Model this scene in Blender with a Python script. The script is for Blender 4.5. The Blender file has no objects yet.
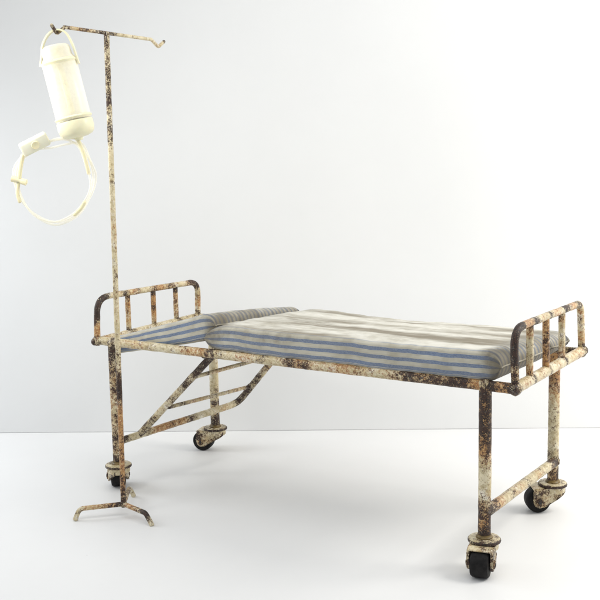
import bpy, bmesh, math, random
from mathutils import Vector, Matrix, noise
R = math.radians
rnd = random.Random(7)
scene = bpy.context.scene

# ------------------------------------------------------------------ camera
cam_data = bpy.data.cameras.new('camera')
cam = bpy.data.objects.new('camera', cam_data)
scene.collection.objects.link(cam)
cam.matrix_world = Matrix((
    (0.8379383666, -0.0639820322, 0.5420014699, 2.63957),
    (0.5454290675, 0.1330064979, -0.8275363459, -2.684856),
    (-0.0191422602, 0.9890478103, 0.1463489078, 1.229461),
    (0, 0, 0, 1)))
cam_data.sensor_width = 36
cam_data.lens = 36 * 1035.6356 / 600
cam_data.clip_end = 100
cam_data.clip_start = .05
scene.camera = cam

# ------------------------------------------------------------------ light
world = bpy.data.worlds.new('World')
scene.world = world
world.use_nodes = True
bg = world.node_tree.nodes['Background']
bg.inputs['Color'].default_value = (0.925, 0.965, 1.0, 1)
bg.inputs['Strength'].default_value = 0.53


def area(name, loc, target, size, power, color):
    d = bpy.data.lights.new(name, 'AREA')
    d.shape = 'RECTANGLE'
    d.size, d.size_y = size
    d.energy = power
    d.color = color
    o = bpy.data.objects.new(name, d)
    scene.collection.objects.link(o)
    o.location = loc
    o.rotation_euler = (Vector(target) - Vector(loc)).to_track_quat('-Z', 'Y').to_euler()
    return o


area('ceiling_softbox', (1.6, -0.5, 3.4), (1.0, .2, 0), (3.2, 2.4), 36, (1.0, .985, .955))
area('rear_softbox', (3.4, 1.3, 2.6), (1.7, 1.5, .4), (1.3, 1.0), 65, (1.0, .97, .91))
area('side_lamp', (2.66, 1.30, .80), (.3, .9, .1), (.8, .7), 7, (1.0, .955, .86))
area('left_lamp', (-1.4, -0.6, 1.2), (.2, -.6, 0), (1.0, .9), 16, (.95, .98, 1.0))
bottle_fill = area('bottle_fill', (-.02, -1.02, 1.62), (.16, -.45, 1.32), (.3, .3), 2.3, (1.0, .98, .92))  # unseen fill light added close by to brighten the drip bottle
bottle_fill.data.spread = R(95)
scene.view_settings.view_transform = 'Standard'
scene.view_settings.look = 'None'
scene.view_settings.gamma = 1
scene.view_settings.exposure = 0.0
scene.render.resolution_x = scene.render.resolution_y = 1024
scene.cycles.max_bounces = 10
scene.cycles.transmission_bounces = 10

# ------------------------------------------------------------------ materials


def new_mat(name):
    m = bpy.data.materials.new(name)
    m.use_nodes = True
    nt = m.node_tree
    b = nt.nodes['Principled BSDF']
    return m, nt, b


class N:
    """tiny node helper"""
    def __init__(s, nt): s.nt = nt
    def node(s, t, **k):
        n = s.nt.nodes.new(t)
        for a, v in k.items(): setattr(n, a, v)
        return n
    def link(s, a, b): s.nt.links.new(a, b)
    def val(s, sock, v):
        if isinstance(v, bpy.types.NodeSocket): s.link(v, sock)
        else: sock.default_value = v
    def math(s, op, a, b=0.0, c=0.0, clamp=False):
        n = s.node('ShaderNodeMath', operation=op, use_clamp=clamp)
        s.val(n.inputs[0], a); s.val(n.inputs[1], b); s.val(n.inputs[2], c)
        return n.outputs[0]
    def mix(s, f, a, b, blend='MIX'):
        n = s.node('ShaderNodeMix', data_type='RGBA', blend_type=blend)
        s.val(n.inputs[0], f)
        s.val(n.inputs[6], a if isinstance(a, bpy.types.NodeSocket) else (*a, 1))
        s.val(n.inputs[7], b if isinstance(b, bpy.types.NodeSocket) else (*b, 1))
        return n.outputs[2]
    def step(s, v, lo, hi):
        n = s.node('ShaderNodeMapRange', interpolation_type='SMOOTHSTEP')
        s.val(n.inputs[0], v)
        n.inputs[1].default_value = lo; n.inputs[2].default_value = hi
        return n.outputs[0]
    def noise(s, vec, scale, detail=4, rough=.55):
        n = s.node('ShaderNodeTexNoise')
        s.val(n.inputs['Vector'], vec)
        n.inputs['Scale'].default_value = scale
        n.inputs['Detail'].default_value = detail
        n.inputs['Roughness'].default_value = rough
        return n.outputs['Fac']
    def attr(s, name):
        n = s.node('ShaderNodeAttribute', attribute_name=name)
        return n.outputs['Fac']
    def mapping(s, vec, scale):
        n = s.node('ShaderNodeMapping')
        s.val(n.inputs[0], vec)
        n.inputs['Scale'].default_value = scale
        return n.outputs[0]


def rusty_paint():
    m, nt, b = new_mat('chipped_cream_paint')
    n = N(nt)
    co = n.node('ShaderNodeNewGeometry').outputs['Position']
    coarse = n.noise(co, 9, 3)
    med = n.noise(co, 34, 4, .6)
    fine = n.noise(co, 170, 3, .7)
    grit = n.noise(co, 330, 2, .6)
    dark_a = n.attr('rust'); tan_a = n.attr('stain')
    blot = n.noise(co, 85, 5, .66)
    speck = n.noise(co, 300, 3, .75)
    # worn cream paint, yellowed in blotches
    col = n.mix(n.step(med, .35, .68), (.71, .63, .44), (.53, .44, .255))
    col = n.mix(n.math('MULTIPLY', n.step(n.noise(co, 75, 5, .72), .47, .64), .7), col, (.36, .28, .14))
    col = n.mix(n.math('MULTIPLY', n.step(n.noise(co, 26, 5, .65), .54, .66), .6), col, (.86, .83, .74))
    # golden wash bleeding out of the rust
    gw = n.math('ADD', n.math('MULTIPLY', tan_a, .38), n.math('MULTIPLY', n.noise(co, 24, 5, .62), 1.0))
    col = n.mix(n.math('MULTIPLY', n.step(gw, .62, .98), .62), col, (.60, .40, .17))
    # ochre and orange staining round the rust
    t = n.math('ADD', n.math('MULTIPLY', tan_a, .40), n.math('MULTIPLY', blot, .75))
    t = n.math('ADD', t, n.math('MULTIPLY', fine, .45))
    tan = n.step(t, .75, .97)
    col = n.mix(n.math('MULTIPLY', tan, .85), col, n.mix(n.step(fine, .42, .6), (.50, .27, .085), (.31, .105, .03)))
    # dark flaking rust: solid heart, broken gritty border, stray specks
    d = n.math('ADD', n.math('MULTIPLY', n.math('MINIMUM', dark_a, 1.15), .335), n.math('MULTIPLY', blot, .80))
    d = n.math('ADD', d, n.math('MULTIPLY', n.noise(co, 13, 3, .6), .65))
    d = n.math('ADD', d, n.math('MULTIPLY', speck, .95))
    dark = n.step(d, 1.405, 1.460)
    brown = n.math('MULTIPLY', n.step(d, 1.29, 1.42), .66)
    col = n.mix(brown, col, (.15, .078, .036))
    rustc = n.mix(n.step(n.math('ADD', n.math('MULTIPLY', grit, .6), n.math('MULTIPLY', blot, .5)), .47, .66),
                  (.010, .007, .006), (.062, .028, .016))
    col = n.mix(dark, col, rustc)
    # grey scuffs where the rust was dry-brushed
    scuff = n.math('MULTIPLY', n.step(n.noise(co, 60, 5, .7), .57, .66), n.math('MULTIPLY', dark, .35))
    col = n.mix(scuff, col, (.34, .31, .27))
    n.link(col, b.inputs['Base Color'])
    n.link(n.math('MULTIPLY_ADD', dark, .20, .34), b.inputs['Roughness'])
    b.inputs['Specular IOR Level'].default_value = .45
    h = n.math('SUBTRACT', n.math('MULTIPLY', fine, .5), n.math('MULTIPLY', dark, .35))
    bp = n.node('ShaderNodeBump'); bp.inputs['Strength'].default_value = .55
    bp.inputs['Distance'].default_value = .003
    n.link(h, bp.inputs['Height']); n.link(bp.outputs[0], b.inputs['Normal'])
    return m


def ticking(name, seed):
    """striped mattress cloth. 'u' runs round the section in metres, 'face' is 0 on the
    sides and 1 on the sun-bleached, soiled top."""
    m, nt, b = new_mat(name)
    n = N(nt)
    co = n.node('ShaderNodeNewGeometry').outputs['Position']
    u = n.attr('u'); top = n.attr('face'); grub = n.attr('grime')
    wob = n.math('MULTIPLY', n.math('SUBTRACT', n.noise(co, 16, 3), .5), .0006)
    ph = n.math('FRACT', n.math('DIVIDE', n.math('ADD', u, wob), .0240))
    tri = n.math('ABSOLUTE', n.math('SUBTRACT', ph, .5))
    blue = n.step(tri, .255, .205)
    weave = n.noise(n.mapping(co, (160, 700, 700)), 1, 2, .6)
    patch = n.noise(co, 11, 4, .6)
    streak = n.noise(n.mapping(co, (1.7, 9, 9)), 1, 6, .58)
    fine_streak = n.noise(n.mapping(co, (9, 210, 160)), 1, 3, .65)
    white = n.mix(n.step(patch, .35, .7), (.59, .565, .48), (.43, .40, .32))
    bcol = n.mix(n.step(weave, .35, .68), (.125, .175, .285), (.23, .285, .385))
    # bleaching of the dye on the top
    keep = n.math('MULTIPLY_ADD', top, -.84, .95)
    col = n.mix(n.math('MULTIPLY', blue, keep), white, bcol)
    col = n.mix(n.math('MULTIPLY', top, n.math('MULTIPLY', n.step(patch, .80, .36), n.step(fine_streak, .22, .70))), col, (.74, .725, .665))
    # fine dark ticking lines beside the stripes
    pin = n.step(n.math('ABSOLUTE', n.math('SUBTRACT', tri, .35)), .035, .012)
    col = n.mix(n.math('MULTIPLY', pin, n.math('MULTIPLY_ADD', top, .10, .16)), col, (.22, .20, .16))
    # brown-grey soiling
    s = n.math('ADD', n.math('MULTIPLY', streak, .80), n.math('MULTIPLY', fine_streak, .20))
    soil = n.math('MULTIPLY', n.step(s, .43, .61), n.math('MULTIPLY_ADD', top, .66, .24))
    col = n.mix(soil, col, (.185, .155, .105))
    g = n.math('ADD', n.math('MULTIPLY', grub, .75), n.math('MULTIPLY', patch, .5))
    g = n.math('ADD', g, n.math('MULTIPLY', n.noise(co, 60, 4, .7), .35))
    col = n.mix(n.math('MULTIPLY', n.step(g, .62, 1.15), .72), col, (.115, .095, .062))
    n.link(col, b.inputs['Base Color'])
    b.inputs['Roughness'].default_value = .9
    b.inputs['Specular IOR Level'].default_value = .15
    b.inputs['Sheen Weight'].default_value = .1
    bp = n.node('ShaderNodeBump'); bp.inputs['Strength'].default_value = .35
    bp.inputs['Distance'].default_value = .002
    n.link(n.math('ADD', weave, n.math('MULTIPLY', patch, 1.5)), bp.inputs['Height'])
    n.link(bp.outputs[0], b.inputs['Normal'])
    return m


def plain(name, col, rough=.5, var=.0, scale=20, spec=.5, bump=0):
    m, nt, b = new_mat(name)
    n = N(nt)
    co = n.node('ShaderNodeNewGeometry').outputs['Position']
    f = n.noise(co, scale, 4, .6)
    c2 = tuple(max(0, c * (1 - var)) for c in col)
    n.link(n.mix(n.step(f, .35, .65), col, c2), b.inputs['Base Color'])
    b.inputs['Roughness'].default_value = rough
    b.inputs['Specular IOR Level'].default_value = spec
    if bump:
        bp = n.node('ShaderNodeBump'); bp.inputs['Strength'].default_value = bump
        bp.inputs['Distance'].default_value = .002
        n.link(f, bp.inputs['Height']); n.link(bp.outputs[0], b.inputs['Normal'])
    return m


def sheet_mat(name, col, rough, specks):
    m, nt, b = new_mat(name)
    n = N(nt)
    co = n.node('ShaderNodeNewGeometry').outputs['Position']
    f = n.noise(co, 3, 4, .6)
    c = n.mix(n.step(f, .3, .7), col, tuple(x * .985 for x in col))
    if specks:
        v = n.node('ShaderNodeTexVoronoi'); v.inputs['Scale'].default_value = 7
        n.link(n.mapping(co, (1, 1.3, 1)), v.inputs['Vector'])
        mk = n.step(v.outputs['Distance'], .035, .012)
        mk = n.math('MULTIPLY', mk, n.step(n.noise(co, 5, 2), .58, .62))
        c = n.mix(n.math('MULTIPLY', mk, .45), c, (.42, .40, .37))
        gr = n.noise(co, 190, 3, .7)
        c = n.mix(n.math('MULTIPLY', n.step(gr, .58, .72), .05), c, (.5, .49, .47))
    n.link(c, b.inputs['Base Color'])
    b.inputs['Roughness'].default_value = rough
    b.inputs['Specular IOR Level'].default_value = .35
    bp = n.node('ShaderNodeBump'); bp.inputs['Strength'].default_value = .05
    bp.inputs['Distance'].default_value = .003
    n.link(n.noise(co, 90, 4, .6), bp.inputs['Height']); n.link(bp.outputs[0], b.inputs['Normal'])
    return m


M_PAINT = rusty_paint()
M_CLOTH = ticking('striped_ticking', 1)
M_RUBBER = plain('black_rubber', (.0045, .004, .004), .62, -1.6, 75, .22, .5)
M_BRASS = plain('dull_brass', (.20, .13, .035), .45, .5, 70)
M_BOLT = plain('dark_steel', (.03, .024, .02), .45, .5, 90)
M_FLOOR = sheet_mat('white_board', (.80, .80, .80), .46, True)
M_WALL = sheet_mat('white_card', (.80, .805, .805), .6, False)


def plastic(name, col, trans, rough, sss=.0, alpha=1):
    m, nt, b = new_mat(name)
    n = N(nt)
    co = n.node('ShaderNodeNewGeometry').outputs['Position']
    f = n.noise(co, 24, 3, .6)
    n.link(n.mix(n.step(f, .3, .7), col, tuple(c * .95 for c in col)), b.inputs['Base Color'])
    b.inputs['Roughness'].default_value = rough
    b.inputs['Transmission Weight'].default_value = trans
    b.inputs['IOR'].default_value = 1.42
    if sss:
        b.inputs['Subsurface Weight'].default_value = sss
        b.inputs['Subsurface Radius'].default_value = (.03, .025, .015)
    return m


def film(name, col, clear, rough):
    """thin milky plastic: part of the light passes straight through, part is scattered"""
    m, nt, b = new_mat(name)
    n = N(nt)
    b.inputs['Base Color'].default_value = (*col, 1)
    b.inputs['Roughness'].default_value = rough
    tl = n.node('ShaderNodeBsdfTranslucent'); tl.inputs['Color'].default_value = (*col, 1)
    tp = n.node('ShaderNodeBsdfTransparent'); tp.inputs['Color'].default_value = (1, .99, .95, 1)
    m1 = n.node('ShaderNodeMixShader'); m1.inputs[0].default_value = .35
    n.link(b.outputs[0], m1.inputs[1]); n.link(tl.outputs[0], m1.inputs[2])
    m2 = n.node('ShaderNodeMixShader')
    lw = n.node('ShaderNodeLayerWeight'); lw.inputs['Blend'].default_value = .45
    co = n.node('ShaderNodeNewGeometry').outputs['Position']
    c = n.math('MULTIPLY', n.math('SUBTRACT', 1.0, lw.outputs['Facing']), clear)
    n.link(n.math('MULTIPLY', c, n.math('MULTIPLY_ADD', n.noise(co, 30, 3, .6), .5, .75)), m2.inputs[0])
    n.link(m1.outputs[0], m2.inputs[1]); n.link(tp.outputs[0], m2.inputs[2])
    n.link(m2.outputs[0], nt.nodes['Material Output'].inputs['Surface'])
    return m


M_CLEAR = film('milky_clear_plastic', (1.0, .988, .93), .70, .25)
M_CREAM = plastic('cream_plastic', (.985, .915, .66), .12, .35, .6)
M_TUBE = film('clear_tubing', (1.0, .98, .90), .65, .2)
M_SLEEVE = plastic('yellowed_plastic', (.965, .88, .60), .15, .35, .5)
M_WHITE = plastic('white_plastic', (.98, .94, .76), .08, .4, .5)

# ------------------------------------------------------------------ mesh helpers


def thing(name, label, cat, loc):
    o = bpy.data.objects.new(name, None)
    o.empty_display_size = .05
    scene.collection.objects.link(o)
    o.location = loc
    o['label'] = label; o['category'] = cat
    return o


def wloc(o):
    p = Vector((0, 0, 0))
    while o: p = p + o.location; o = o.parent
    return p


def build(name, bm, m, parent=None, attrs=None, smooth=True, label=None, recalc=True):
    """link a bmesh given in world coordinates as one mesh object under parent"""
    off = wloc(parent) if parent else Vector((0, 0, 0))
    if recalc: bmesh.ops.recalc_face_normals(bm, faces=bm.faces)
    for v in bm.verts: v.co -= off
    me = bpy.data.meshes.new(name)
    bm.to_mesh(me); bm.free()
    me.materials.append(m)
    if smooth:
        me.polygons.foreach_set('use_smooth', [True] * len(me.polygons))
        me.set_sharp_from_angle(angle=R(42))
    o = bpy.data.objects.new(name, me)
    scene.collection.objects.link(o)
    o.parent = parent
    if label: o['label'] = label
    return o


def fillet(pts, rad, k=8):
    pts = [Vector(p) for p in pts]
    rads = rad if isinstance(rad, (list, tuple)) else [rad] * (len(pts) - 2)
    out = [pts[0]]
    for i in range(1, len(pts) - 1):
        a, b, c = pts[i - 1], pts[i], pts[i + 1]
        r = rads[i - 1]
        d1, d2 = (a - b).normalized(), (c - b).normalized()
        ang = d1.angle(d2)
        cut = r / math.tan(ang / 2)
        cut = min(cut, (a - b).length * .49, (c - b).length * .49)
        p, q = b + d1 * cut, b + d2 * cut
        for j in range(k + 1):
            t = j / k
            out.append(p * (1 - t) ** 2 + b * 2 * t * (1 - t) + q * t * t)
    out.append(pts[-1])
    return out


def catmull(pts, k=8, closed=False):
    pts = [Vector(p) for p in pts]
    n = len(pts); out = []
    rng = range(n) if closed else range(n - 1)
    for i in rng:
        g = (lambda j: pts[j % n]) if closed else (lambda j: pts[max(0, min(n - 1, j))])
        p0, p1, p2, p3 = g(i - 1), g(i), g(i + 1), g(i + 2)
        for j in range(k):
            t = j / k
            out.append(.5 * ((2 * p1) + (p2 - p0) * t + (2 * p0 - 5 * p1 + 4 * p2 - p3) * t * t
                             + (3 * p1 - p0 - 3 * p2 + p3) * t ** 3))
    if not closed: out.append(pts[-1])
    return out


def resample(pts, step):
    L = [0]
    for a, b in zip(pts, pts[1:]): L.append(L[-1] + (b - a).length)
    n = max(2, int(L[-1] / step) + 1)
    out = []; i = 0
    for j in range(n + 1):
        s = L[-1] * j / n
        while i < len(pts) - 2 and L[i + 1] < s: i += 1
        d = L[i + 1] - L[i]
        out.append(pts[i].lerp(pts[i + 1], 0 if d < 1e-9 else (s - L[i]) / d))
    return out, L[-1]


def tube(bm, pts, r, seg=16, step=.008, rust=(), stain=(), cap=True, wob=.0, ends=1.0):
    """round bar along pts. rust / stain: (position 0..1 along the bar, half length in m, strength)"""
    pts, total = resample([Vector(p) for p in pts], step)
    lr = bm.verts.layers.float.get('rust') or bm.verts.layers.float.new('rust')
    ls = bm.verts.layers.float.get('stain') or bm.verts.layers.float.new('stain')
    # hemispherical-ish ends
    rows = []
    n = len(pts)
    t0 = (pts[1] - pts[0]).normalized(); t1 = (pts[-1] - pts[-2]).normalized()
    if cap:
        for a in (80, 55, 28): rows.append((pts[0] - t0 * r * ends * math.sin(R(a)), math.cos(R(a)) * r, 0.0))
    for i, p in enumerate(pts): rows.append((p, r, i / (n - 1)))
    if cap:
        for a in (28, 55, 80): rows.append((pts[-1] + t1 * r * ends * math.sin(R(a)), math.cos(R(a)) * r, 1.0))
    up = Vector((0, 0, 1)) if abs(t0.z) < .9 else Vector((1, 0, 0))
    nx = t0.cross(up).normalized()
    seed = Vector((rnd.random() * 50, rnd.random() * 50, rnd.random() * 50))
    prev = None; first = None
    for i, (p, rr, s) in enumerate(rows):
        a = rows[max(0, i - 1)][0]; c = rows[min(len(rows) - 1, i + 1)][0]
        t = (c - a).normalized()
        nx = (nx - t * nx.dot(t)).normalized()
        ny = t.cross(nx)
        kr = sum(w * math.exp(-((s - q) * total / h) ** 2) for q, h, w in rust)
        ks = sum(w * math.exp(-((s - q) * total / h) ** 2) for q, h, w in stain)
        ring = []
        for j in range(seg):
            an = 2 * math.pi * j / seg
            dr = nx * math.cos(an) + ny * math.sin(an)
            q = p + dr * rr
            if wob: q += dr * noise.noise(q * 45 + seed) * wob
            v = bm.verts.new(q); v[lr] = kr; v[ls] = ks
            ring.append(v)
        if prev:
            for j in range(seg):
                bm.faces.new((prev[j], prev[(j + 1) % seg], ring[(j + 1) % seg], ring[j]))
        else: first = ring
        prev = ring
    bm.faces.new(first); bm.faces.new(prev)
    return bm


def lathe(bm, prof, seg=40, axis_o=Vector((0, 0, 0)), frame=None, rust=0, stain=0, closed=False):
    """prof: (radius, height) pairs, closed at both ends"""
    lr = bm.verts.layers.float.get('rust') or bm.verts.layers.float.new('rust')
    ls = bm.verts.layers.float.get('stain') or bm.verts.layers.float.new('stain')
    fx, fy, fz = frame or (Vector((1, 0, 0)), Vector((0, 1, 0)), Vector((0, 0, 1)))
    prev = None; first = None
    for r, h in prof:
        ring = []
        for j in range(seg):
            a = 2 * math.pi * j / seg
            v = bm.verts.new(axis_o + fx * (r * math.cos(a)) + fy * (r * math.sin(a)) + fz * h)
            v[lr] = rust; v[ls] = stain
            ring.append(v)
        if prev:
            for j in range(seg): bm.faces.new((prev[j], prev[(j + 1) % seg], ring[(j + 1) % seg], ring[j]))
        else: first = ring
        prev = ring
    if closed:
        for j in range(seg): bm.faces.new((prev[j], prev[(j + 1) % seg], first[(j + 1) % seg], first[j]))
    else:
        bm.faces.new(first); bm.faces.new(prev)
    return bm


def weld(bm, p, r, rust=1.0, stain=.5, squash=(1, 1, 1)):
    """lumpy blob of weld / filler on a joint"""
    lr = bm.verts.layers.float.get('rust') or bm.verts.layers.float.new('rust')
    ls = bm.verts.layers.float.get('stain') or bm.verts.layers.float.new('stain')
    g = bmesh.ops.create_icosphere(bm, subdivisions=3, radius=r)
    for v in g['verts']:
        d = 1 + .16 * noise.noise(v.co * 90 + Vector(p) * 31)
        v.co = Vector((v.co.x * squash[0], v.co.y * squash[1], v.co.z * squash[2])) * d + Vector(p)
        v[lr] = rust; v[ls] = stain
    return bm


def add_box(bm, c, size, frame=None, bevel=.0):
    fx, fy, fz = frame or (Vector((1, 0, 0)), Vector((0, 1, 0)), Vector((0, 0, 1)))
    g = bmesh.ops.create_cube(bm, size=1)
    vs = g['verts']
    for v in vs:
        x, y, z = v.co
        v.co = Vector(c) + fx * x * size[0] + fy * y * size[1] + fz * z * size[2]
    if bevel:
        es = list({e for v in vs for e in v.link_edges})
        bmesh.ops.bevel(bm, geom=es, offset=bevel, segments=3, affect='EDGES', profile=.5)
    return bm


def NB(): return bmesh.new()


# ------------------------------------------------------------------ setting
def structure(o, label, cat):
    o['kind'] = 'structure'; o['label'] = label; o['category'] = cat


bm = NB()
vs = [bm.verts.new(p) for p in ((-6, -7, 0), (8, -7, 0), (8, 8, 0), (-6, 8, 0))]
bm.faces.new(vs)
structure(build('floor', bm, M_FLOOR, smooth=False), 'glossy white board surface the bed stands on', 'floor')
# white card standing upright behind the bed
wd = Vector((.8575, .5145, 0)).normalized(); wn = Vector((-wd.y, wd.x, 0))
bm = NB()
add_box(bm, Vector((.2217, .9965, 0)) + wd * .6 + wn * .02 + Vector((0, 0, 2.0)), (9, .04, 4.0), (wd, wn, Vector((0, 0, 1))), .004)
structure(build('backdrop', bm, M_WALL, smooth=False), 'plain pale card standing upright behind the bed', 'backdrop')

# ------------------------------------------------------------------ the bed
L, W, ZR = 1.593, .577, .550
X1, X2, ZB = .076, 1.504, .100
bed = thing('hospital_bed', 'rusty cream metal hospital bed frame on four black casters', 'bed', (L / 2, W / 2, 0))
RR = .0155
near_rust = [(0, .05, 1.0), (.055, .02, .8), (.26, .035, .5), (.315, .03, .55), (.34, .03, .45), (.46, .022, .5), (.53, .025, .75), (.57, .022, .8), (.6, .03, .45), (.70, .03, .4),
             (.78, .05, .6), (.84, .06, .85), (.90, .06, .95), (.955, .02, 1.0), (1, .05, .95)]
near_stain = [(.12, .10, .5), (.30, .1, .8), (.42, .06, .6), (.55, .09, .8), (.66, .08, .7), (.8, .12, .7), (.93, .12, .9), (1, .05, .7)]
bm = NB()
tube(bm, [(-.002, 0, ZR), (L, 0, ZR)], RR, 20, .007, near_rust, near_stain, wob=.0008)
build('side_rail', bm, M_PAINT, bed)
bm = NB()
tube(bm, [(0, W, ZR), (L, W, ZR)], RR, 20, .01, [(0, .05, .7), (.05, .03, .6), (.95, .03, .8), (1, .05, .8)], [(.1, .2, .5), (.9, .2, .6)], wob=.0008)
build('side_rail', bm, M_PAINT, bed)

# head and foot ends: cross rail, bent bow and three spindles
bm = NB()
tube(bm, [(.0, -.012, ZR - .003), (.0, W + .008, ZR + .002)], .0145, 18, .007,
     [(.0, .06, 1.0), (.32, .02, .8), (.55, .025, .7), (.78, .02, .7), (1, .03, .6)], [(.5, .3, .3), (0, .1, .6)], wob=.0008)
build('end_rail', bm, M_PAINT, bed)
bm = NB()
tube(bm, [(L, -.010, ZR + .001), (L + .001, W + .012, ZR + .006)], .0165, 20, .007,
     [(0, .03, 1.0), (.215, .013, .95), (.435, .013, .95), (.665, .013, 1.0), (.86, .012, .45), (.95, .012, .5), (1, .018, .85)],
     [(.12, .05, .5), (.33, .05, .55), (.55, .05, .55), (.75, .05, .35), (.9, .06, .6)], wob=.0013)
build('end_rail', bm, M_PAINT, bed)


def bow(name, x, near_b, near_t, far_t, far_b, rr, rust, stain, rad):
    bm = NB()
    p = fillet([(x, *near_b), (x, *near_t), (x, *far_t), (x, *far_b)], rr)
    tube(bm, p, rad, 18, .006, rust, stain, wob=.0008)
    return build(name, bm, M_PAINT, bed)


head = bow('headboard', 0, (0, ZR - .002), (.008, .705), (.588, .695), (.581, ZR + .003), [.062, .05], 
           [(0, .03, .55), (.10, .04, .75), (.145, .035, 1.0), (.19, .03, .9), (.33, .02, .7), (.42, .016, .45), (.53, .035, .85), (.63, .03, .6), (.78, .03, .6), (.84, .03, .8), (.9, .02, .6), (1, .03, .8)],
           [(.05, .05, .9), (.3, .05, .5), (.4, .04, .7), (.55, .05, .9), (.65, .04, .6), (.8, .05, .9), (.93, .04, .8)], .0115)
for (yb, zb), (yt, zt), rs in (((.169, ZR), (.169, .692), 0), ((.312, ZR), (.313, .691), 1), ((.446, ZR), (.445, .689), 2)):
    bm = NB()
    tube(bm, [(0, yb, zb), (0, yt, zt)], .0098, 14, .006,
         [(0, .03, .95), (1, .02, .9), (.55, .02, .5 if rs == 1 else .2)], [(.3, .04, .6), (.85, .05, .9), (.6, .03, .7 * (rs == 1))], wob=.0007)
    build('spindle', bm, M_PAINT, head)
foot = bow('footboard', L, (0, ZR), (-.014, .722), (.556, .716), (W, ZR + .006), [.055, .042],
           [(.0, .04, 1.0), (.10, .06, 1.0), (.17, .05, 1.0), (.225, .02, .8), (.335, .013, .85), (.36, .012, .5), (.48, .016, 1.0), (.63, .014, 1.0), (.66, .02, .6), (.76, .02, .8), (.8, .02, .7), (1, .03, .8), (.88, .02, .4)],
           [(.05, .1, .8), (.25, .04, .6), (.3, .04, .7), (.41, .04, .5), (.55, .05, .8), (.72, .05, .8), (.85, .04, .6), (.95, .04, .7)], .0115)
for (yb, zb), (yt, zt), rs in (((.111, ZR + .002), (.107, .720), 0), ((.244, ZR + .003), (.238, .721), 1), ((.385, ZR + .004), (.379, .718), 2)):
    bm = NB()
    tube(bm, [(L, yb, zb), (L, yt, zt)], .0105, 14, .006,
         [(0, .022, .85), (1, .022, .75), (.45, .03, .25 + .2 * (rs == 1)), (.75, .03, .4 * (rs == 1)), (.25, .02, .5 * (rs == 1))],
         [(.1, .05, .8), (.5, .06, .8 * (rs == 1)), (.9, .04, .7)], wob=.0008)
    build('spindle', bm, M_PAINT, foot)

# legs
leg_sets = [
    ((X2, 0), [(.02, .03, .7), (.13, .05, .62), (.23, .03, .5), (.64, .05, .55), (.74, .05, .78), (.86, .05, .66), (.975, .04, .7)], [(.05, .06, .8), (.2, .08, .5), (.60, .05, .9), (.74, .05, .5), (.9, .08, 1.0)]),
    ((X2, W), [(0, .03, .6), (.1, .04, .6), (.2, .03, .4), (.55, .02, .4), (.9, .04, .4), (.75, .03, .3)], [(.05, .06, .7), (.3, .06, .3), (.8, .12, .7), (.95, .08, .7)]),
    ((X1, 0), [(0, .03, .8), (.06, .03, .7), (.22, .04, .7), (.4, .04, .5), (.6, .05, .5), (.8, .05, .5), (.95, .05, .95)], [(.1, .1, .5), (.5, .15, .5), (.8, .1, .4)]),
    ((X1, W), [(0, .03, .8), (.1, .03, .8), (.22, .025, .65), (.35, .02, .4), (.9, .04, .6)], [(.15, .1, .4), (.7, .15, .3)]),
]
for (x, y), ru, st in leg_sets:
    bm = NB()
    tube(bm, [(x, y, ZB - .004), (x, y, ZR + .002)], .0185, 20, .007, ru, st, wob=.0008, ends=.5)
    build('leg', bm, M_PAINT, bed)

# cross braces between each pair of legs
bm = NB()
tube(bm, [(1.510, .004, .178), (1.510, W - .006, .172)], .0165, 18, .007,
     [(0, .03, .95), (.09, .02, .55), (.3, .02, .5), (.52, .018, .55), (.74, .02, .5), (.92, .03, .95), (1, .03, 1.0)], [(.1, .07, .8), (.4, .08, .5), (.7, .05, .5), (.95, .05, .8)], wob=.0008)
build('cross_brace', bm, M_PAINT, bed)
# head end: brace bent up into the far strut, near strut, two thin rungs
bm = NB()
tube(bm, fillet([(.088, 0.0, .186), (.197, .572, .214), (.487, .572, .532)], [.05]), .0135, 16, .007,
     [(0, .05, .9), (.12, .03, .6), (.25, .04, .75), (.33, .03, .6), (.585, .03, .95), (.64, .04, .9), (.72, .035, 1.0), (.8, .03, .5), (.9, .03, .6)],
     [(.2, .08, .9), (.3, .05, .6), (.5, .06, .5), (.8, .06, .6)], wob=.001)
build('support_strut', bm, M_PAINT, bed)
bm = NB()
tube(bm, [(.108, .086, .194), (.476, .090, .540)], .0130, 16, .007,
     [(0, .03, .8), (.1, .03, .6), (.2, .03, .5), (.45, .02, .45), (.62, .04, .7), (.78, .05, .85), (.92, .04, .9)], [(.3, .1, .4), (.7, .1, .5)], wob=.001)
build('support_strut', bm, M_PAINT, bed)
bm = NB()
tube(bm, [(.480, .014, .538), (.489, W - .012, .536)], .012, 14, .01, [(0, .03, 1), (1, .03, 1)], [(.5, .2, .5)])
build('cross_tube', bm, M_PAINT, bed)
for a, b in (((.372, .090, .436), (.395, .572, .432)), ((.250, .090, .312), (.262, .572, .290))):
    bm = NB()
    tube(bm, [a, b], .0075, 12, .007, [(0, .02, .7), (.15, .03, .5), (.5, .04, .45), (.75, .03, .5), (1, .04, 1.0)], [(.3, .1, .6), (.8, .1, .6)], wob=.0006)
    build('rung', bm, M_PAINT, bed)
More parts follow.
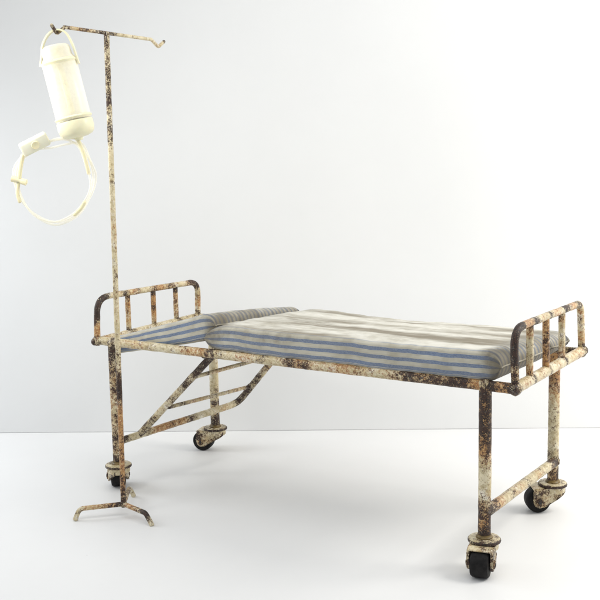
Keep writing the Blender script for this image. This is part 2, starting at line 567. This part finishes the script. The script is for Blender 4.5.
# weld lumps on the frame corners
for p, r, s in (((X2, 0, ZR + .004), .0195, (1.05, 1.02, .85)), ((L, -.002, ZR), .019, (1, 1, 1)), ((0.004, -.004, ZR - .002), .0185, (1.1, 1, .95)),
             ((X1, 0, ZR - .006), .0195, (1.05, 1.0, 1.0)), ((L, W + .002, ZR + .005), .0178, (1, 1, 1)), ((0, W, ZR + .002), .0165, (1, 1, 1)), ((X1, W, ZR), .0195, (1, 1, .9)), ((X2, W, ZR), .0195, (1, 1, .9)),
             ((1.510, W - .004, .172), .0185, (1, 1, .9)), ((.262, .572, .288), .0145, (1, 1, 1))):
    bm = NB(); weld(bm, p, r, .8, .5, s)
    build('weld_joint', bm, M_PAINT, bed)


# casters: fork (the part) > swivel_plate, bushing, wheel, axle
def caster_fork(parent, org):
    """local x points from the stem to the wheel"""
    fork = bpy.data.objects.new('caster', None)
    TR, WR, WZ, HW = .052, .0415, .0415, .0290
    bm = NB()
    lathe(bm, [(.012, .064), (.036, .0655), (.0405, .069), (.0415, .074), (.0415, .087), (.038, .0895), (.012, .0895)], 36, rust=.15, stain=.3)
    # two teardrop cheeks
    lr = bm.verts.layers.float.get('rust'); ls = bm.verts.layers.float.get('stain')
    prof = []
    for k in range(13):     # rounded end round the hub
        a = R(-130 + 150 * k / 12)
        prof.append((TR + .0205 * math.cos(a), WZ + .0205 * math.sin(a)))
    prof += [(TR + .0205, .064), (TR + .0195, .078), (TR + .014, .0845), (TR - .006, .0870), (.0, .0872), (-.034, .0868), (-.0395, .080), (-.0385, .068), (-.030, .060), (-.010, .050), (TR - .032, .033)]
    for sgn in (-1, 1):
        y0, y1 = sgn * (HW + .0010), sgn * (HW + .0092)
        sh = lambda x: 1 if x > .0 else 1 - .55 * (x / -.0395) ** 2
        a = [bm.verts.new((x, y0 * sh(x), z)) for x, z in prof]
        b = [bm.verts.new((x, y1 * sh(x), z)) for x, z in prof]
        for v in a + b:
            v[lr] = .62 + .8 * noise.noise(v.co * 55 + Vector((sgn * 3, 0, 0))); v[ls] = .45
        n = len(prof)
        fs = [bm.faces.new(a), bm.faces.new(b)]
        es = [e for e in fs[1].edges]
        for i in range(n): bm.faces.new((a[i], a[(i + 1) % n], b[(i + 1) % n], b[i]))
        bmesh.ops.bevel(bm, geom=es, offset=.0026, segments=3, affect='EDGES', profile=.5)
        lathe(bm, [(.003, -.0015), (.0125, -.0015), (.0125, .0022), (.0105, .0036), (.003, .0036)], 22, Vector((TR, y1, WZ)),
              (Vector((1, 0, 0)), Vector((0, 0, sgn)), Vector((0, sgn, 0))), rust=.75, stain=.9)
    # hood over the wheel joining the cheeks
    arc = []
    for k in range(12):
        a = R(64 + 58 * k / 11)
        arc.append((TR + .0445 * math.cos(a), WZ + .0445 * math.sin(a)))
    outer = [(TR + (x - TR) * 1.09, WZ + (z - WZ) * 1.09) for x, z in arc]
    rows = []
    for yy in (-(HW + .0055), HW + .0055):
        rows.append(([bm.verts.new((x, yy, z)) for x, z in arc], [bm.verts.new((x, yy, z)) for x, z in outer]))
    for r in rows:
        for s in r:
            for v in s: v[lr] = .2; v[ls] = .4
    (ai, ao), (bi, bo) = rows
    for i in range(11):
        bm.faces.new((ao[i], ao[i + 1], bo[i + 1], bo[i]))
        bm.faces.new((ai[i], ai[i + 1], bi[i + 1], bi[i]))
        bm.faces.new((ai[i], ai[i + 1], ao[i + 1], ao[i]))
        bm.faces.new((bi[i], bi[i + 1], bo[i + 1], bo[i]))
    for i in (0, 11): bm.faces.new((ai[i], ao[i], bo[i], bi[i]))
    bmesh.ops.recalc_face_normals(bm, faces=bm.faces)
    me = bpy.data.meshes.new('caster'); bm.to_mesh(me); bm.free(); me.materials.append(M_PAINT)
    me.polygons.foreach_set('use_smooth', [True] * len(me.polygons)); me.set_sharp_from_angle(angle=R(35))
    fork = bpy.data.objects.new('caster', me)
    scene.collection.objects.link(fork)
    fork.parent = parent

    def sub(name, bm, m):
        bmesh.ops.recalc_face_normals(bm, faces=bm.faces)
        me = bpy.data.meshes.new(name); bm.to_mesh(me); bm.free(); me.materials.append(m)
        me.polygons.foreach_set('use_smooth', [True] * len(me.polygons)); me.set_sharp_from_angle(angle=R(40))
        o = bpy.data.objects.new(name, me); scene.collection.objects.link(o); o.parent = fork
        return o
    bm = NB()
    lathe(bm, [(.015, .0880), (.045, .0880), (.0475, .0895), (.0482, .0925), (.0475, .0965), (.045, .0990), (.030, .1005), (.015, .1005)], 44, rust=0, stain=.2)
    lr = bm.verts.layers.float.get('rust')
    for v in bm.verts:
        rad = math.hypot(v.co.x, v.co.y)
        v[lr] = .42 + .85 * (rad > .0455) + .35 * noise.noise(v.co * 40)
    sub('swivel_plate', bm, M_PAINT)
    bm = NB()
    lathe(bm, [(.006, .1000), (.0245, .1000), (.0245, .1035), (.0205, .1075), (.0200, .110), (.006, .110)], 28)
    sub('bushing', bm, M_BRASS)
    yax = (Vector((1, 0, 0)), Vector((0, 0, 1)), Vector((0, -1, 0)))
    bm = NB()
    h = HW - .001
    lathe(bm, [(.006, -h), (.020, -h), (.026, -h + .001), (.037, -h + .0025), (.0403, -h + .007), (WR, -h * .4), (WR, h * .4), (.0403, h - .007), (.037, h - .0025), (.026, h - .001), (.020, h), (.006, h)],
          44, Vector((TR, 0, WZ)), yax)
    sub('wheel', bm, M_RUBBER)
    bm = NB()
    h = HW + .0145
    lathe(bm, [(.002, -h), (.0050, -h), (.0062, -h + .0015), (.0062, h - .0015), (.0050, h), (.002, h)], 20, Vector((TR, 0, WZ)), yax)
    sub('axle', bm, M_BOLT)
    return fork


proto = caster_fork(bed, None)
dirs = [((X2, 0), (.016, -.073)), ((X2, W), (-.048, -.033)), ((X1, W), (-.073, -.022)), ((X1, 0), (-.085, .080))]
bl = Vector(bed.location)
for i, ((x, y), (dx, dy)) in enumerate(dirs):
    if i == 0: c = proto
    else:
        c = proto.copy(); scene.collection.objects.link(c); c.parent = bed
        for ch in proto.children:
            k = ch.copy(); scene.collection.objects.link(k); k.parent = c
    c.location = Vector((x, y, 0)) - bl
    c.rotation_euler = (0, 0, math.atan2(dy, dx))


# ------------------------------------------------------------------ mattress and head cushion
def cushion(name, x0, x1, y0, y1, zmid, half, e0, e1, label, cat, top_shift, grime_fn, ns=150, nt=120, seed=0, pinch=.0):
    """a stuffed cloth tube, sewn flat at both ends"""
    bm = NB()
    lu = bm.verts.layers.float.new('u'); lf = bm.verts.layers.float.new('face'); lg = bm.verts.layers.float.new('grime')
    yc, hw = (y0 + y1) / 2, (y1 - y0) / 2
    # section: rounded box described by arc length
    H0 = .0425
    rc = .0125
    segs = []
    flat_w, flat_h = 2 * (hw - rc), 2 * (H0 - rc)
    per = [('b', flat_w), ('c', rc * math.pi / 2), ('s', flat_h), ('c', rc * math.pi / 2), ('t', flat_w), ('c', rc * math.pi / 2), ('s', flat_h), ('c', rc * math.pi / 2)]
    tot = sum(q for _, q in per)

    def sect(u):
        """u metres from the near bottom corner going up the near side, over the top and back"""
        # near side up
        y, z, f = 0, 0, 0
        a = u
        if a < flat_h: return -hw, -H0 + rc + a, 0
        a -= flat_h
        q = rc * math.pi / 2
        if a < q:
            t = a / rc
            return -hw + rc - rc * math.cos(t), H0 - rc + rc * math.sin(t), max(0, (a / q - .45) / .55) * .9
        a -= q
        if a < flat_w: return -hw + rc + a, H0, 1
        a -= flat_w
        if a < q:
            t = a / rc
            return hw - rc + rc * math.sin(t), H0 - rc + rc * math.cos(t), .85 - .7 * (a / q)
        a -= q
        if a < flat_h: return hw, H0 - rc - a, 0
        a -= flat_h
        if a < q:
            t = a / rc
            return hw - rc + rc * math.cos(t), -H0 + rc - rc * math.sin(t), 0
        a -= q
        if a < flat_w: return hw - rc - a, -H0, 0
        a -= flat_w
        t = a / rc
        return -hw + rc - rc * math.sin(t), -H0 + rc - rc * math.cos(t), 0
    # finer sampling on the sides and corners
    us = []
    def span(a, b, k):
        for i in range(k): us.append(a + (b - a) * i / k)
    q = rc * math.pi / 2
    cuts = [0, flat_h, flat_h + q, flat_h + q + flat_w, flat_h + 2 * q + flat_w, 2 * flat_h + 2 * q + flat_w, 2 * flat_h + 3 * q + flat_w, 2 * flat_h + 3 * q + 2 * flat_w, tot]
    for (a, b), k in zip(zip(cuts, cuts[1:]), (10, 9, 64, 9, 10, 9, 24, 9)): span(a, b, k)
    # stations along the length, dense at the ends
    ss = []
    for i in range(ns + 1):
        t = i / ns
        ss.append(t)
    Lx = x1 - x0
    xs = [0, .0006, .002, .0045, .008, .0125, .018, .024, .031, .039, .048, .058]
    mid = [.07 + (Lx - .14) * i / ns for i in range(ns + 1)]
    xs = xs + mid + [Lx - q for q in reversed(xs)]
    prev = None; first = None; last = None
    sv = Vector((seed * 7.3, seed * 3.1, 0))
    for xl in xs:
        def endf(d, e):
            if d >= e: return 1.0
            t = 1 - d / e
            return max(.045, (1 - t ** 2.4) ** .5)
        f = min(endf(xl, e0), endf(Lx - xl, e1))
        dend = min(xl, Lx - xl)
        wr = 1 - .018 * math.exp(-dend / .03) - pinch * math.exp(-dend / .02)
        ring = []
        for u in us:
            y, z, face = sect(u)
            # bulge of the stuffing and gathers at the sewn ends
            side = 1 - face
            bul = .0045 * (1 - (z / H0) ** 2) * side * (1 if abs(y) > hw - .002 else 0)
            yy = (y + math.copysign(bul, y)) * wr
            zz = z * f
            x = x0 + xl
            p = Vector((x, yc + yy, 0))
            crown = .0035 * (1 - (y / hw) ** 2) * (1 if z > 0 else 0) * f
            gather = math.exp(-dend / .035)
            rip = .0022 * math.sin(u * 2 * math.pi / .019 + 2 * noise.noise(Vector((u * 30, seed, 0)))) * gather * (1 if dend > .002 else .4)
            big = noise.noise(Vector((x * 5, yy * 6, z * 1.5)) + sv) * .0032 + noise.noise(Vector((x * 16, yy * 17, z * 2)) + sv) * .0020
            cre = noise.noise(Vector((x * 38, yy * 12, z * 60)) + sv) * .0008
            hloc = half(xl / Lx)
            zz = zz * (hloc / H0)
            zz += (rip + crown + big + cre) * (1 if z > -H0 * .9 else .2)
            if abs(y) > hw - .006: yy += (rip * .7 * min(1, dend / .03) + big * .8 + cre * 1.5) * math.copysign(1, y) * (-1 if y < 0 else 1)
            co = Vector((x + (.006 * math.sin(yy * 9 + seed) + .004 * noise.noise(Vector((yy * 20, z * 20, seed)))) * math.exp(-dend / .05), yc + yy, zmid(xl / Lx) + zz + top_shift(xl / Lx, max(0, min(1, (yy + hw) / (2 * hw))), .5 + .5 * f * z / H0)))
            v = bm.verts.new(co)
            v[lu] = u + .0060
            v[lf] = face * (1 - .85 * math.exp(-(dend / .055) ** 2))
            v[lg] = grime_fn(xl / Lx, y / hw, z / H0, dend)
            ring.append(v)
        if prev:
            n = len(us)
            for j in range(n): bm.faces.new((prev[j], prev[(j + 1) % n], ring[(j + 1) % n], ring[j]))
        else: first = ring
        prev = ring
    bm.faces.new(first); bm.faces.new(prev)
    seam_pts = []
    n = len(us)
    for ring in (first, prev):
        a = [v.co.copy() for v in ring]
        seam_pts.append(a)
    ends = []
    for a in seam_pts:
        # midline of the sewn end from the near to the far side
        k0 = 5; far = cuts[3] + q + flat_h / 2
        tops = [c for u, c in zip(us, a) if cuts[0] + flat_h / 2 <= u <= far]
        ends.append(tops)
    root_loc = Vector(((x0 + x1) / 2, yc, zmid(.5) - H0))
    root = bpy.data.objects.new(name, None)
    for v in bm.verts: v.co -= root_loc
    bmesh.ops.recalc_face_normals(bm, faces=bm.faces)
    me = bpy.data.meshes.new(name); bm.to_mesh(me); bm.free(); me.materials.append(M_CLOTH)
    me.polygons.foreach_set('use_smooth', [True] * len(me.polygons))
    root = bpy.data.objects.new(name, me)
    scene.collection.objects.link(root)
    root.location = root_loc
    root['label'] = label; root['category'] = cat
    for s, tops in zip((-1, 1), ends):
        pts = [c + Vector((s * .0012, 0, -.001)) for c in tops[8:-9:2]]
        b2 = NB()
        tube(b2, pts, .0022, 8, .006)
        l2u = b2.verts.layers.float.new('u'); l2f = b2.verts.layers.float.new('face'); l2g = b2.verts.layers.float.new('grime')
        for v in b2.verts: v[l2u] = .0; v[l2f] = .2; v[l2g] = .55
        build('seam', b2, M_CLOTH, root)
    return root


def g_main(s, y, z, dend):
    g = .55 * math.exp(-dend / .03)
    g += .58 * math.exp(-(s / .20) ** 2) * (1 if y < -.8 else .5)      # head-end corner
    g += .42 * math.exp(-((s - .30) / .11) ** 2) * math.exp(-((y + 1) / .2) ** 2) * (1 if z > .2 else .5)
    g += .50 * math.exp(-((s - .27) / .16) ** 2) * math.exp(-((y + .2) / .22) ** 2)
    g += .30 * math.exp(-((s - .62) / .2) ** 2) * math.exp(-((y - .35) / .2) ** 2)
    g += .55 * math.exp(-((s - 1.0) / .08) ** 2) * math.exp(-((y + .9) / .3) ** 2) + .12 * math.exp(-((s - 1.0) / .06) ** 2)
    g += .25 * math.exp(-((z + 1) / .25) ** 2)
    return g


def g_head(s, y, z, dend):
    return .40 * math.exp(-dend / .03) + .50 * math.exp(-((s - 1) / .16) ** 2) + .2 * math.exp(-((z + 1) / .3) ** 2)


def half_main(s): return .0430 - .006 * math.exp(-(s / .12) ** 2) + .001 * s
def zmid_main(s): return .5605 + half_main(s) + .004 * math.exp(-((s - .1) / .1) ** 2)
def top_main(s, y, top):
    return top * (.005 * math.exp(-((s - .07) / .08) ** 2) - (.020 + .012 * min(1, s * 2.5)) * y ** 1.3 - .003 * math.exp(-((s - .45) / .25) ** 2) * y)


cushion('mattress', .503, 1.556, -.004, .572, zmid_main, half_main, .070, .052,
        'long blue and white striped mattress with soiled faded top', 'mattress', top_main, g_main, seed=1)


def half_head(s): return .030 + .013 * s
def zmid_head(s): return .525 + .085 * s + half_head(s) - .028 + (.012 * s * s)
cushion('head_cushion', .030, .517, .017, .558, zmid_head, half_head, .05, .055,
        'short striped cushion sloping down towards the headboard', 'cushion', lambda s, y, t: (.010 * s * (1 - y)) * t - .044 * y * (.3 + .7 * s) * (.5 + .5 * t), g_head, ns=80, seed=4)

# ------------------------------------------------------------------ drip stand
JX, JY, JZ = .273, -.191, .040
st = thing('drip_stand', 'thin rusty metal drip stand on three bent feet beside the bed', 'drip stand', (JX, JY, 0))
top = Vector((.273, -.170, 1.598))
bm = NB()
tube(bm, [(JX, JY, JZ - .003), top], .0090, 14, .007,
     [(0, .05, .9), (.05, .05, .6), (.16, .05, .5), (.24, .05, .65), (.29, .06, .8), (.36, .04, .4), (.47, .05, .5), (.55, .03, .3), (.70, .04, .5), (.80, .05, .75), (.86, .04, .8), (.92, .05, .7), (.985, .03, .8)],
     [(.05, .1, 1.0), (.15, .1, .8), (.25, .12, .8), (.45, .1, .4), (.6, .1, .5), (.9, .15, .3)], wob=.0005)
build('pole', bm, M_PAINT, st)
bm = NB()
tube(bm, [(.273, -.353, 1.604), (.273, .044, 1.5965)], .0058, 12, .006,
     [(0, .02, .8), (.2, .03, .5), (.4, .04, .7), (.52, .03, .8), (.9, .03, .3)], [(.2, .08, .7), (.8, .05, .4)])
build('crossbar', bm, M_PAINT, st)
for pts, ru in (([(.273, -.345, 1.6035), (.273, -.353, 1.603), (.273, -.386, 1.582), (.273, -.405, 1.605)], [(.3, .02, .5), (.85, .02, .9)]),
                ([(.273, .038, 1.5965), (.273, .046, 1.5955), (.273, .080, 1.574), (.273, .110, 1.594)], [(.3, .02, .4), (1, .012, .9)])):
    bm = NB()
    tube(bm, fillet(pts, [.008, .008]), .0056, 12, .004, ru, [(.5, .05, .4)])
    build('hook', bm, M_PAINT, st)
for bend, ft, ru in (((.170, -.296, .037), (.166, -.314, .0), [(0, .02, 1.0), (.22, .03, .6), (.85, .03, .3)]),
                     ((.392, -.214, .037), (.424, -.220, .0), [(0, .02, .9), (.4, .03, .5), (.7, .025, .85), (.78, .02, .5)]),
                     ((.168, -.046, .038), (.174, -.032, .0), [(0, .03, .8), (.3, .03, .5), (.6, .03, .6)])):
    bm = NB()
    ftv = Vector(ft); ftv.z = .003
    tube(bm, fillet([(JX, JY, JZ), bend, ftv], [.024]), .0082, 14, .006, ru, [(.2, .04, .8), (.6, .05, .6)], ends=.35)
    build('leg', bm, M_PAINT, st)
bm = NB(); weld(bm, (JX, JY, JZ), .0125, .9, .6)
build('weld_joint', bm, M_PAINT, st)

# ------------------------------------------------------------------ drip bottle hung on the hook
P0 = Vector((.273, -.385, 1.584))
RV = Vector((.8363, .5482, 0)); NV = Vector((-.5482, .8363, 0)); UZ = Vector((0, 0, 1))


def bp_(r, z, off=0.0): return P0 + RV * r + UZ * z + NV * off


bag = thing('drip_bottle', 'milky plastic drip bottle with coiled tube hanging from the left hook', 'drip bottle', P0)
a_top, a_bot = bp_(.002, -.088), bp_(.038, -.257)
ax = (a_bot - a_top).normalized()          # down the bottle
fx = (RV - ax * RV.dot(ax)).normalized(); fy = ax.cross(fx)
fr = (fx, fy, ax)
AL = (a_bot - a_top).length
bm = NB()
lathe(bm, [(.004, -.052), (.034, -.052), (.0415, -.046), (.044, -.036), (.045, -.018), (.050, -.010), (.0530, -.002), (.0535, AL), (.0530, AL + .005), (.0515, AL + .005), (.0515, 0), (.0490, -.009), (.0432, -.018), (.0425, -.035), (.0402, -.0445), (.034, -.0502), (.004, -.0502)], 48, a_top, fr, closed=True)
build('bottle_body', bm, M_CLEAR, bag)
bm = NB()
lathe(bm, [(.052, -.008), (.0545, -.004), (.0558, -.001), (.0545, .002), (.052, .007)], 48, a_top, fr)
build('ring', bm, M_CREAM, bag)
bm = NB()
lathe(bm, [(.052, AL - .010), (.0560, AL - .007), (.0574, AL - .004), (.0560, AL - .001), (.052, AL + .003)], 48, a_top, fr)
build('ring', bm, M_CREAM, bag)
bm = NB()
lathe(bm, [(.005, AL + .0061), (.0545, AL + .0061), (.0560, AL + .012), (.0560, AL + .028), (.053, AL + .042), (.045, AL + .051), (.030, AL + .056), (.014, AL + .058), (.011, AL + .066), (.004, AL + .067)], 48, a_top, fr)
build('bottom_cap', bm, M_CREAM, bag)
bm = NB()   # stopper seen through the neck and drip rod inside the clear body
lathe(bm, [(.003, -.046), (.026, -.046), (.028, -.020), (.026, -.012), (.010, -.010), (.009, AL - .02), (.003, AL - .018)], 28, a_top, fr)
build('stopper', bm, M_WHITE, bag)
# strap: flat band from side to side over the hook
bm = NB()
path = catmull([bp_(-.055, -.100), bp_(-.050, -.073), bp_(-.045, -.036), bp_(-.026, -.004), bp_(.001, .0095), bp_(.026, .001), bp_(.043, -.028), bp_(.054, -.064), bp_(.062, -.092)], 10)
prev = None
for i, p in enumerate(path):
    t = (path[min(i + 1, len(path) - 1)] - path[max(0, i - 1)]).normalized()
    no = t.cross(NV).normalized()
    ring = [bm.verts.new(p + NV * (w * .011) + no * (h * .0024)) for w, h in ((-1, -1), (-.9, 1), (.9, 1), (1, -1))]
    if prev:
        for j in range(4): bm.faces.new((prev[j], prev[(j + 1) % 4], ring[(j + 1) % 4], ring[j]))
    else: bm.faces.new(ring)
    prev = ring
bm.faces.new(prev)
build('strap', bm, M_CREAM, bag)
# tubing: down from the cap, three turns, back to the clamp
ringp = [(.053, -.333), (.075, -.382), (.088, -.425), (.086, -.460), (.069, -.500), (.030, -.548), (-.035, -.574), (-.095, -.551), (-.135, -.501), (-.155, -.439), (-.151, -.402), (-.128, -.368), (-.085, -.335), (-.035, -.322), (.012, -.316)]
cx, cz = -.035, -.446
coil = [bp_(.046, -.318, -.002)]
for turn in range(3):
    for i, (r, z) in enumerate(ringp):
        if turn == 2 and i > 11: break
        k = (1.0, .94, 1.035)[turn] + .022 * math.sin(i * 1.7 + turn * 2.2)
        coil.append(bp_(cx + (r - cx) * k, cz + (z - cz) * k - (.012 if turn == 1 else 0) * (1 if i > 12 else .4), (.004, -.006, .012)[turn] + .005 * math.sin(i * 1.3 + turn)))
bm = NB()
tube(bm, catmull(coil, 8), .0034, 10, .006)
build('tubing', bm, M_TUBE, bag)
bm = NB()
tube(bm, catmull([bp_(.040, -.316, -.010), bp_(.012, -.314, -.012), bp_(-.017, -.317, -.012), bp_(-.045, -.327, -.010)], 8), .0040, 10, .006)
build('tubing', bm, M_TUBE, bag)
# thicker yellowed sleeves on the tube
for pts, rad in (([bp_(.050, -.325, -.004), bp_(.064, -.365, -.004), bp_(.076, -.422, -.004)], .0060),
                 ([bp_(-.122, -.366, -.012), bp_(-.130, -.400, -.014), bp_(-.137, -.436, -.012)], .0068),
                 ([bp_(-.140, -.448, -.010), bp_(-.145, -.480, -.010), bp_(-.140, -.505, -.010)], .0055),
                 ([bp_(.060, -.512, -.010), bp_(.048, -.530, -.010), bp_(.028, -.549, -.010)], .0058)):
    bm = NB(); tube(bm, catmull(pts, 6), rad, 14, .005)
    build('sleeve', bm, M_SLEEVE, bag)
# small winged connector
bm = NB()
wx = (bp_(-.112, -.447) - bp_(-.159, -.433)).normalized(); wz = wx.cross(NV)
lathe(bm, [(.003, -.026), (.010, -.024), (.009, -.008), (.006, 0), (.009, .008), (.010, .022), (.003, .025)], 18, bp_(-.136, -.441, -.014), (NV, wz, wx))
build('connector', bm, M_SLEEVE, bag)
# box-shaped flow clamp with a round dimple wheel
bm = NB()
cd = (bp_(-.039, -.307) - bp_(-.127, -.352)).normalized(); cn = NV; cu = cn.cross(cd)
if cu.z < 0: cu = -cu
cf = (cd * math.cos(.25) + cn * math.sin(.25), cn * math.cos(.25) - cd * math.sin(.25), cu)
cf2 = (cf[0], (cf[1] * math.cos(.35) + cf[2] * math.sin(.35)), (cf[2] * math.cos(.35) - cf[1] * math.sin(.35)))
cc = bp_(-.082, -.331, -.018)
add_box(bm, cc, (.090, .032, .042), cf2, .007)
clamp = build('flow_clamp', bm, M_WHITE, bag)
bm = NB()
lathe(bm, [(.002, 0), (.011, 0), (.0125, .002), (.0115, .0045), (.006, .0035), (.002, .003)], 24, cc - cf2[1] * .0168, (cf2[0], cf2[2], -cf2[1]))
build('clamp_wheel', bm, M_SLEEVE, clamp)
